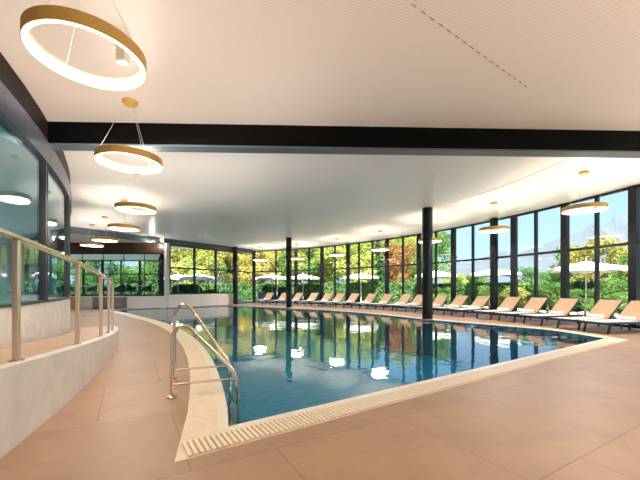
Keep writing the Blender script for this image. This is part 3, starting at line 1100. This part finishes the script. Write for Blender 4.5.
# ------------------------------------------------------------------ outside
lawn_hole = [gc(A_BACK + (A_FAR + 5 - A_BACK) * i / 40, -0.1) for i in range(41)] + [(-8.2, 27.0), (-29.7, 27.0), (-29.7, -7.2)]
bm, nm, mm = planar('lawn_ground', [(-110, -60), (110, -60), (110, 150), (-110, 150)], [lawn_hole], -0.28, M_LAWN)
tag(finish(bm, nm, mm, -0.1), 'green lawn around the building', 'ground', kind='structure')
terr = [gc(A_BACK + (A_FAR + 6 - A_BACK) * i / 40, -0.14) for i in range(41)]
terr2 = [gc(A_BACK + (A_FAR + 6 - A_BACK) * i / 40, -6.2) for i in range(41)][::-1]
tag(MB().prism(terr + terr2, -0.27, -0.03).build('terrace_ground', M_TERR), 'grey paved terrace outside the curved windows', 'terrace', kind='structure')


def leaf_mesh(name, blobs, n, size, seed, material, flat=0.0):
    rnd = random.Random(seed)
    vs_, fs_ = [], []
    tot = sum(b[3] ** 2 for b in blobs)
    for bx, by, bz, br, sq in blobs:
        for _ in range(int(n * br * br / tot)):
            while True:
                d = Vector((rnd.uniform(-1, 1), rnd.uniform(-1, 1), rnd.uniform(-1, 1)))
                if 0.05 < d.length < 1:
                    break
            d.normalize()
            rr = br * (0.62 + 0.42 * rnd.random())
            c = Vector((bx, by, bz)) + Vector((d.x * rr, d.y * rr, d.z * rr * sq))
            u = Vector((rnd.gauss(0, 1), rnd.gauss(0, 1), rnd.gauss(0, 1)))
            u = (u - d * u.dot(d) * 0.6).normalized()
            w = d.cross(u)
            w = (w + Vector((rnd.gauss(0, .4), rnd.gauss(0, .4), rnd.gauss(0, .4)))).normalized()
            s = size * rnd.uniform(0.6, 1.3)
            o = len(vs_)
            vs_ += [c - u * s, c + w * s * 0.55, c + u * s, c - w * s * 0.55]
            fs_.append([o, o + 1, o + 2, o + 3])
    me = bpy.data.meshes.new(name)
    me.from_pydata([tuple(v) for v in vs_], [], fs_)
    me.materials.append(material)
    return me


def tree_proto(kind, seed):
    """unit tree: height 1 (scaled on use), crown width about 0.8"""
    rnd = random.Random(seed)
    blobs = []
    if kind == 'dark':
        for k in range(9):
            z = 0.16 + 0.09 * k
            blobs.append((rnd.uniform(-.02, .02), rnd.uniform(-.02, .02), z, 0.24 * (1.02 - k / 9.5), 0.5))
        n, size = 5200, 0.020
    else:
        for k in range(20):
            a = rnd.uniform(0, 2 * pi)
            z = rnd.uniform(0.30, 0.88)
            w = 0.28 * sqrt(max(0.05, 1 - ((z - 0.52) / 0.42) ** 2))
            blobs.append((cos(a) * w, sin(a) * w, z, rnd.uniform(0.11, 0.18), 0.85))
        n, size = 7500, 0.017
    crown = leaf_mesh('crown', blobs, n, size, seed, LEAF[kind])
    t = MB().tube([(0, 0, 0), (0.01, 0, 0.2), (-0.01, 0.01, 0.45), (0.01, 0, 0.75)], [0.028, 0.022, 0.016, 0.006], 8)
    t.tube([(0, 0, 0.32), (0.12, 0.05, 0.55)], [0.012, 0.005], 6).tube([(0, 0, 0.36), (-0.12, -0.04, 0.6)], [0.012, 0.005], 6).tube([(0, 0, 0.4), (0.02, -0.13, 0.62)], [0.011, 0.004], 6)
    tm = bpy.data.meshes.new('trunk')
    tm.from_pydata(t.v, [], t.f)
    tm.materials.append(M_BARK)
    return crown, tm


PROTO = {}
for k in ('lime', 'gold', 'green', 'dark', 'red', 'olive'):
    PROTO[k] = [tree_proto(k, 11 + len(k) * 7), tree_proto(k, 51 + len(k) * 5)]

KINDN = {'lime': 'yellow-green leafy tree', 'gold': 'golden-leaved tree', 'green': 'fresh green leafy tree', 'dark': 'dark green conifer', 'red': 'rusty brown-leaved tree', 'olive': 'broad olive-yellow tree'}
# (image column, distance, height, width factor, kind, where)
TREES = [
    (8, 36, 6.0, 1.1, 'green', 'seen through the teal glass at the left edge'),
    (34, 38, 4.4, 1.0, 'lime', 'seen through the teal glass behind the handrail'),
    (62, 37, 6.0, 1.1, 'green', 'beyond the lounge windows at their left'),
    (88, 39, 3.6, 1.2, 'green', 'beyond the lounge, left of its middle'),
    (110, 36, 6.2, 1.0, 'green', 'beyond the lounge, behind the middle table'),
    (132, 38, 3.8, 1.2, 'dark', 'beyond the lounge, behind its right table'),
    (152, 37, 6.0, 1.0, 'green', 'beyond the right end of the lounge'),
    (172, 38, 7.5, 1.0, 'lime', 'in the left one of the three windows'),
    (190, 40, 8.0, 1.0, 'gold', 'between the left and middle of the three windows'),
    (208, 37, 7.2, 1.0, 'lime', 'in the middle one of the three windows'),
    (226, 39, 7.8, 0.9, 'gold', 'in the right one of the three windows'),
    (246, 42, 8.2, 1.0, 'green', 'behind the narrow corner bay'),
    (263, 38, 7.4, 1.0, 'gold', 'left of the far column, behind the end ring lamp'),
    (281, 40, 8.4, 1.0, 'lime', 'directly behind the far column'),
    (300, 37, 7.2, 1.0, 'green', 'just right of the far column'),
    (317, 36, 7.6, 1.0, 'lime', 'second to the right of the far column'),
    (335, 38, 8.2, 1.0, 'lime', 'behind the second ring lamp left of the thick column'),
    (353, 35, 7.2, 0.9, 'lime', 'left of the dark conifer'),
    (376, 36, 7.6, 1.0, 'dark', 'behind the ring lamp left of the thick column'),
    (402, 36, 6.6, 0.9, 'red', 'between the conifer and the thick column'),
    (412, 44, 10.0, 0.8, 'lime', 'tall behind the rusty tree'),
    (425, 33, 6.2, 0.6, 'green', 'hidden by the thick column'),
    (455, 30, 2.9, 1.0, 'lime', 'low, second window right of the thick column'),
    (478, 30, 3.0, 1.2, 'green', 'low, between two white parasols'),
    (524, 23, 3.0, 1.15, 'green', 'rounded, in the middle of the right windows'),
    (546, 27, 2.9, 1.2, 'green', 'low, right of the rounded green one'),
    (571, 23.5, 4.6, 0.9, 'green', 'at the left side of the broad olive tree'),
    (594, 20, 4.6, 0.95, 'olive', 'in the right windows behind a white parasol'),
    (620, 20, 4.3, 0.95, 'olive', 'beside the frame post at the right edge'),
    (646, 17, 3.6, 1.0, 'green', 'at the right edge of the photo'),
]
for i, (px, d, h, wf, kd, where) in enumerate(TREES):
    cm, tm = PROTO[kd][i % 2]
    xy = along(px, d)
    r = thing('tree' if kd != 'dark' else 'conifer_tree', KINDN[kd] + ' ' + where, 'tree', (xy[0], xy[1], -0.29), (i * 1.7) % 6.28, 'trees in the garden')
    r.scale = (h * wf, h * wf, h)
    for nme, me in (('crown', cm), ('trunk', tm)):
        o = bpy.data.objects.new(nme, me)
        COL.objects.link(o)
        o.parent = r
# filler row far behind
for i in range(12):
    px = 165 + i * 24
    d = 52 + (i % 3) * 2
    kd = ['lime', 'green', 'gold', 'green'][i % 4]
    cm, tm = PROTO[kd][i % 2]
    xy = along(px, d)
    h = 10.5 + (i % 3) * 0.8
    r = thing('tree', KINDN[kd] + ' in the rear row of the garden, ' + ORD[i] + ' from the left', 'tree', (xy[0], xy[1], -0.29), i * 2.1, 'trees in the garden')
    r.scale = (h * 0.95, h * 0.95, h)
    for nme, me in (('crown', cm), ('trunk', tm)):
        o = bpy.data.objects.new(nme, me)
        COL.objects.link(o)
        o.parent = r


# hedge following the terrace
def hedge(name, a0, a1, out, h, label, seed):
    r = thing(name, label, 'hedge', (0, 0, 0))
    pts = [gc(a0 + (a1 - a0) * i / 30, -out) for i in range(31)]
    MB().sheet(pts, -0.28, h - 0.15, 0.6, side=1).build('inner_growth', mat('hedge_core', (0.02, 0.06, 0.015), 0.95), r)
    rnd = random.Random(seed)
    vs_, fs_ = [], []
    nn = int(1700 * (a1 - a0) / 10)
    for _ in range(nn):
        a = rnd.uniform(a0, a1)
        w = rnd.random()
        if w < 0.55:
            q, z = gc(a, -out + 0.05 + rnd.uniform(0, .12)), rnd.uniform(-0.25, h)
        else:
            q, z = gc(a, -out - rnd.uniform(0, 0.7)), h - 0.15 + rnd.uniform(0, 0.22)
        c = Vector((q[0], q[1], z))
        u = Vector((rnd.gauss(0, 1), rnd.gauss(0, 1), rnd.gauss(0, 1))).normalized()
        v = Vector((rnd.gauss(0, 1), rnd.gauss(0, 1), rnd.gauss(0, 1)))
        v = (v - u * v.dot(u)).normalized()
        s = rnd.uniform(0.07, 0.14)
        o = len(vs_)
        vs_ += [c - u * s, c + v * s * .6, c + u * s, c - v * s * .6]
        fs_.append([o, o + 1, o + 2, o + 3])
    me = bpy.data.meshes.new('leaves')
    me.from_pydata([tuple(v) for v in vs_], [], fs_)
    me.materials.append(LEAF['hedge'])
    o = bpy.data.objects.new('leaves', me)
    COL.objects.link(o)
    o.parent = r
    return r


hedge('hedge', -24, 43, 7.0, 1.45, 'clipped green hedge beyond the terrace to the right of the thick column', 3)
hedge('hedge', 43.5, 72, 7.0, 1.6, 'clipped green hedge beyond the terrace to the left of the thick column', 4)

hd = thing('hedge', 'straight green hedge outside the three windows and the lounge', 'hedge', (0, 0, 0))
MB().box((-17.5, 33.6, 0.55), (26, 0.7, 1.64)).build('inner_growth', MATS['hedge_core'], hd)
rnd = random.Random(9)
vs_, fs_ = [], []
for _ in range(7000):
    q = rnd.random()
    c = Vector((rnd.uniform(-30.6, -4.4), 33.25 - rnd.uniform(0, 0.14), rnd.uniform(-0.25, 1.5))) if q < 0.6 else Vector((rnd.uniform(-30.6, -4.4), 33.2 + rnd.uniform(0, 0.8), 1.35 + rnd.uniform(0, 0.25)))
    u = Vector((rnd.gauss(0, 1), rnd.gauss(0, 1), rnd.gauss(0, 1))).normalized()
    v = Vector((rnd.gauss(0, 1), rnd.gauss(0, 1), rnd.gauss(0, 1)))
    v = (v - u * v.dot(u)).normalized()
    sz = rnd.uniform(0.08, 0.16)
    o = len(vs_)
    vs_ += [c - u * sz, c + v * sz * .6, c + u * sz, c - v * sz * .6]
    fs_.append([o, o + 1, o + 2, o + 3])
me = bpy.data.meshes.new('leaves')
me.from_pydata([tuple(v) for v in vs_], [], fs_)
me.materials.append(LEAF['hedge'])
o = bpy.data.objects.new('leaves', me)
COL.objects.link(o)
o.parent = hd

# small shrubs near the glass on the right
for i, (px, d, h, kd) in enumerate([(489, 19, 1.4, 'green'), (515, 17, 1.3, 'olive'), (548, 15.5, 1.5, 'green'), (556, 18, 1.6, 'lime'), (585, 14.2, 1.2, 'green'), (612, 14.0, 1.7, 'green'), (641, 12.8, 1.5, 'green'), (443, 23, 1.3, 'green')]):
    cm, tm = PROTO[kd][0]
    xy = along(px, d)
    r = thing('shrub', ['green', 'olive', 'green', 'yellow-green', 'green', 'green', 'green', 'green'][i] + ' low terrace shrub outside, ' +
              ['left of the dark column near the glass', 'behind the fifth lounger', 'behind the gap by the fourth lounger', 'farther back by the fourth lounger', 'behind the third lounger', 'behind the second lounger', 'at the photo edge', 'beside the thick column'][i],
              'shrub', (xy[0], xy[1], -0.035), i * 1.3, 'shrubs on the terrace')
    r.scale = (h * 1.5, h * 1.5, h)
    for nme, me in (('foliage', cm), ('stems', tm)):
        o = bpy.data.objects.new(nme, me)
        COL.objects.link(o)
        o.parent = r

# parasols
def make_parasol():
    r = thing('parasol', '', 'parasol')
    n = 8
    R_, zt, ze = 1.55, 2.55, 2.22
    vs_, fs_ = [], []
    ringn = 5
    for j in range(ringn + 1):
        u = j / ringn
        rr = 0.03 + (R_ - 0.03) * u
        for k in range(n * 4):
            a = 2 * pi * k / (n * 4)
            sag = 0.06 * u * (1 - abs(cos(a * n / 2))) 
            z = zt - (zt - ze) * (u ** 0.85) - sag
            vs_.append((rr * cos(a), rr * sin(a), z))
    m_ = n * 4
    for j in range(ringn):
        for k in range(m_):
            fs_.append([j * m_ + k, j * m_ + (k + 1) % m_, (j + 1) * m_ + (k + 1) % m_, (j + 1) * m_ + k])
    base = len(vs_)
    for k in range(m_):
        v = vs_[ringn * m_ + k]
        vs_.append((v[0], v[1], v[2] - 0.16))
    for k in range(m_):
        fs_.append([ringn * m_ + k, ringn * m_ + (k + 1) % m_, base + (k + 1) % m_, base + k])
    MB().add(vs_, fs_).build('canopy', M_PARA, r)
    MB().lathe([(0, 0.05), (0.025, 0.05), (0.025, 2.62), (0.015, 2.72), (0, 2.72)], 12).build('pole', M_POLE, r)
    for k in range(n):
        a = 2 * pi * k / n
        MB().bar((0.03 * cos(a), 0.03 * sin(a), zt - 0.07), (R_ * 0.97 * cos(a), R_ * 0.97 * sin(a), ze - 0.04), 0.012, 0.02).build('rib', M_POLE, r)
    MB().lathe([(0, 0), (0.28, 0), (0.28, 0.05), (0.06, 0.08), (0, 0.08)], 24).build('base', M_GREY, r)
    return r


pr = make_parasol()
PAR = [(586, 16.2, 'white parasol in front of the broad olive tree at the right'), (494, 22, 'white parasol outside, right of the column near the glass'), (436, 25, 'white parasol outside just right of the thick dark column'),
       (361, 29, 'white parasol outside behind the loungers left of the conifer'), (303, 31, 'white parasol outside just right of the far column'), (272, 31.5, 'white parasol outside just left of the far column'),
       (199, 30.5, 'white parasol outside the middle of the three windows'), (178, 31.5, 'white parasol outside the left one of the three windows')]
for i, (px, d, lab) in enumerate(PAR):
    o = pr if i == 0 else copy_tree(pr)
    xy = along(px, d)
    o.location = (xy[0], xy[1], -0.03 if px > 240 else -0.28)
    if px <= 240:
        o.scale = (1.1, 1.1, 1.1)
    tag(o, lab, 'parasol', 'white garden parasols')


# navy outdoor armchairs on the terrace
def make_armchair():
    r = thing('outdoor_chair', '', 'chair')
    MB().box((0, 0, 0.36), (0.6, 0.6, 0.16)).build('seat', M_BLUE, r, bevel=0.03)
    MB().box((0, 0.30, 0.62), (0.6, 0.14, 0.52), rot=Matrix.Rotation(-0.2, 3, 'X')).build('backrest', M_BLUE, r, bevel=0.03)
    for sx in (-1, 1):
        MB().box((sx * 0.33, 0, 0.48), (0.07, 0.6, 0.06)).build('armrest', M_BLUE, r, bevel=0.015)
        for sy in (-1, 1):
            MB().bar((sx * 0.28, sy * 0.26, 0.3), (sx * 0.30, sy * 0.28, 0.0), 0.035, 0.035).build('leg', M_LEG, r)
    return r


ac = make_armchair()
AC = [(262, 29.3, 'navy outdoor armchair outside, behind the last lounger'), (276, 29.5, 'navy outdoor armchair outside, left of the far column'), (236, 28.8, 'navy outdoor armchair outside the narrow corner bay'),
      (176, 28.5, 'navy outdoor armchair outside the left one of the three windows'), (312, 27.5, 'navy outdoor armchair outside, right of the far column')]
for i, (px, d, lab) in enumerate(AC):
    o = ac if i == 0 else copy_tree(ac)
    xy = along(px, d)
    o.location = (xy[0], xy[1], -0.03 if px > 250 else -0.28)
    o.rotation_euler = (0, 0, 0.4 + i)
    tag(o, lab, 'chair', 'navy armchairs on the terrace')

# mountains
ridge = [(150, 280), (300, 274), (400, 270), (440, 262), (470, 262), (500, 250), (520, 252), (545, 243), (565, 234), (580, 231), (592, 224), (604, 226), (618, 213), (632, 216), (660, 205), (700, 214), (760, 225), (860, 240), (1000, 255)]
D = 700.0
rp = []
for i in range(len(ridge) - 1):
    for k in range(6):
        t = k / 6
        px = ridge[i][0] + (ridge[i + 1][0] - ridge[i][0]) * t
        yy = ridge[i][1] + (ridge[i + 1][1] - ridge[i][1]) * t
        rp.append(((px - 320) / F * D, (HOR - yy) / F * D + (random.uniform(-1.2, 1.2))))
vs_, fs_ = [], []
layers = [(-1.0, 0.0), (-0.75, 0.14), (-0.5, 0.38), (-0.25, 0.68), (0.0, 1.0), (0.5, 0.5), (1.0, 0.0)]
for (dy, fz) in layers:
    for x, z in rp:
        jit = random.uniform(-0.02, 0.02) * z if 0 < fz < 1 else 0
        vs_.append((x * (1 + dy * 0.0), D + dy * 260, z * fz + jit - 1))
m_ = len(rp)
for j in range(len(layers) - 1):
    for k in range(m_ - 1):
        fs_.append([j * m_ + k, j * m_ + k + 1, (j + 1) * m_ + k + 1, (j + 1) * m_ + k])
tag(MB().add(vs_, fs_).build('mountains', M_MOUNT, smooth=True), 'mountain ridge far beyond the right windows, haze put into its blue colour', 'mountains', kind='structure')

# ------------------------------------------------------------------ sky and sun
w = bpy.data.worlds.new('sky')
SC.world = w
w.use_nodes = True
nt = w.node_tree
nt.nodes.clear()
N, L = nt.nodes.new, nt.links.new
wo = N('ShaderNodeOutputWorld'); bg = N('ShaderNodeBackground')
tc = N('ShaderNodeTexCoord'); sx = N('ShaderNodeSeparateXYZ')
cr = N('ShaderNodeValToRGB')
cr.color_ramp.elements[0].position = 0.0
cr.color_ramp.elements[0].color = (0.56, 0.74, 0.92, 1)
cr.color_ramp.elements[1].position = 0.6
cr.color_ramp.elements[1].color = (0.20, 0.42, 0.80, 1)
e = cr.color_ramp.elements.new(0.2)
e.color = (0.40, 0.62, 0.90, 1)
L(tc.outputs['Generated'], sx.inputs[0]); L(sx.outputs['Z'], cr.inputs[0]); L(cr.outputs[0], bg.inputs[0]); L(bg.outputs[0], wo.inputs[0])
bg.inputs[1].default_value = 1.38
sun = bpy.data.lights.new('sun', 'SUN')
sun.energy = 40.0
sun.color = (1.0, 0.93, 0.78)
sun.angle = radians(1)
so = bpy.data.objects.new('sun', sun)
COL.objects.link(so)
so.rotation_euler = Vector((0.12, 0.70, -0.75)).to_track_quat('-Z', 'Y').to_euler()
SC.cycles.max_bounces = 10
SC.cycles.transparent_max_bounces = 24
SC.cycles.sample_clamp_indirect = 6
SC.cycles.use_denoising = True
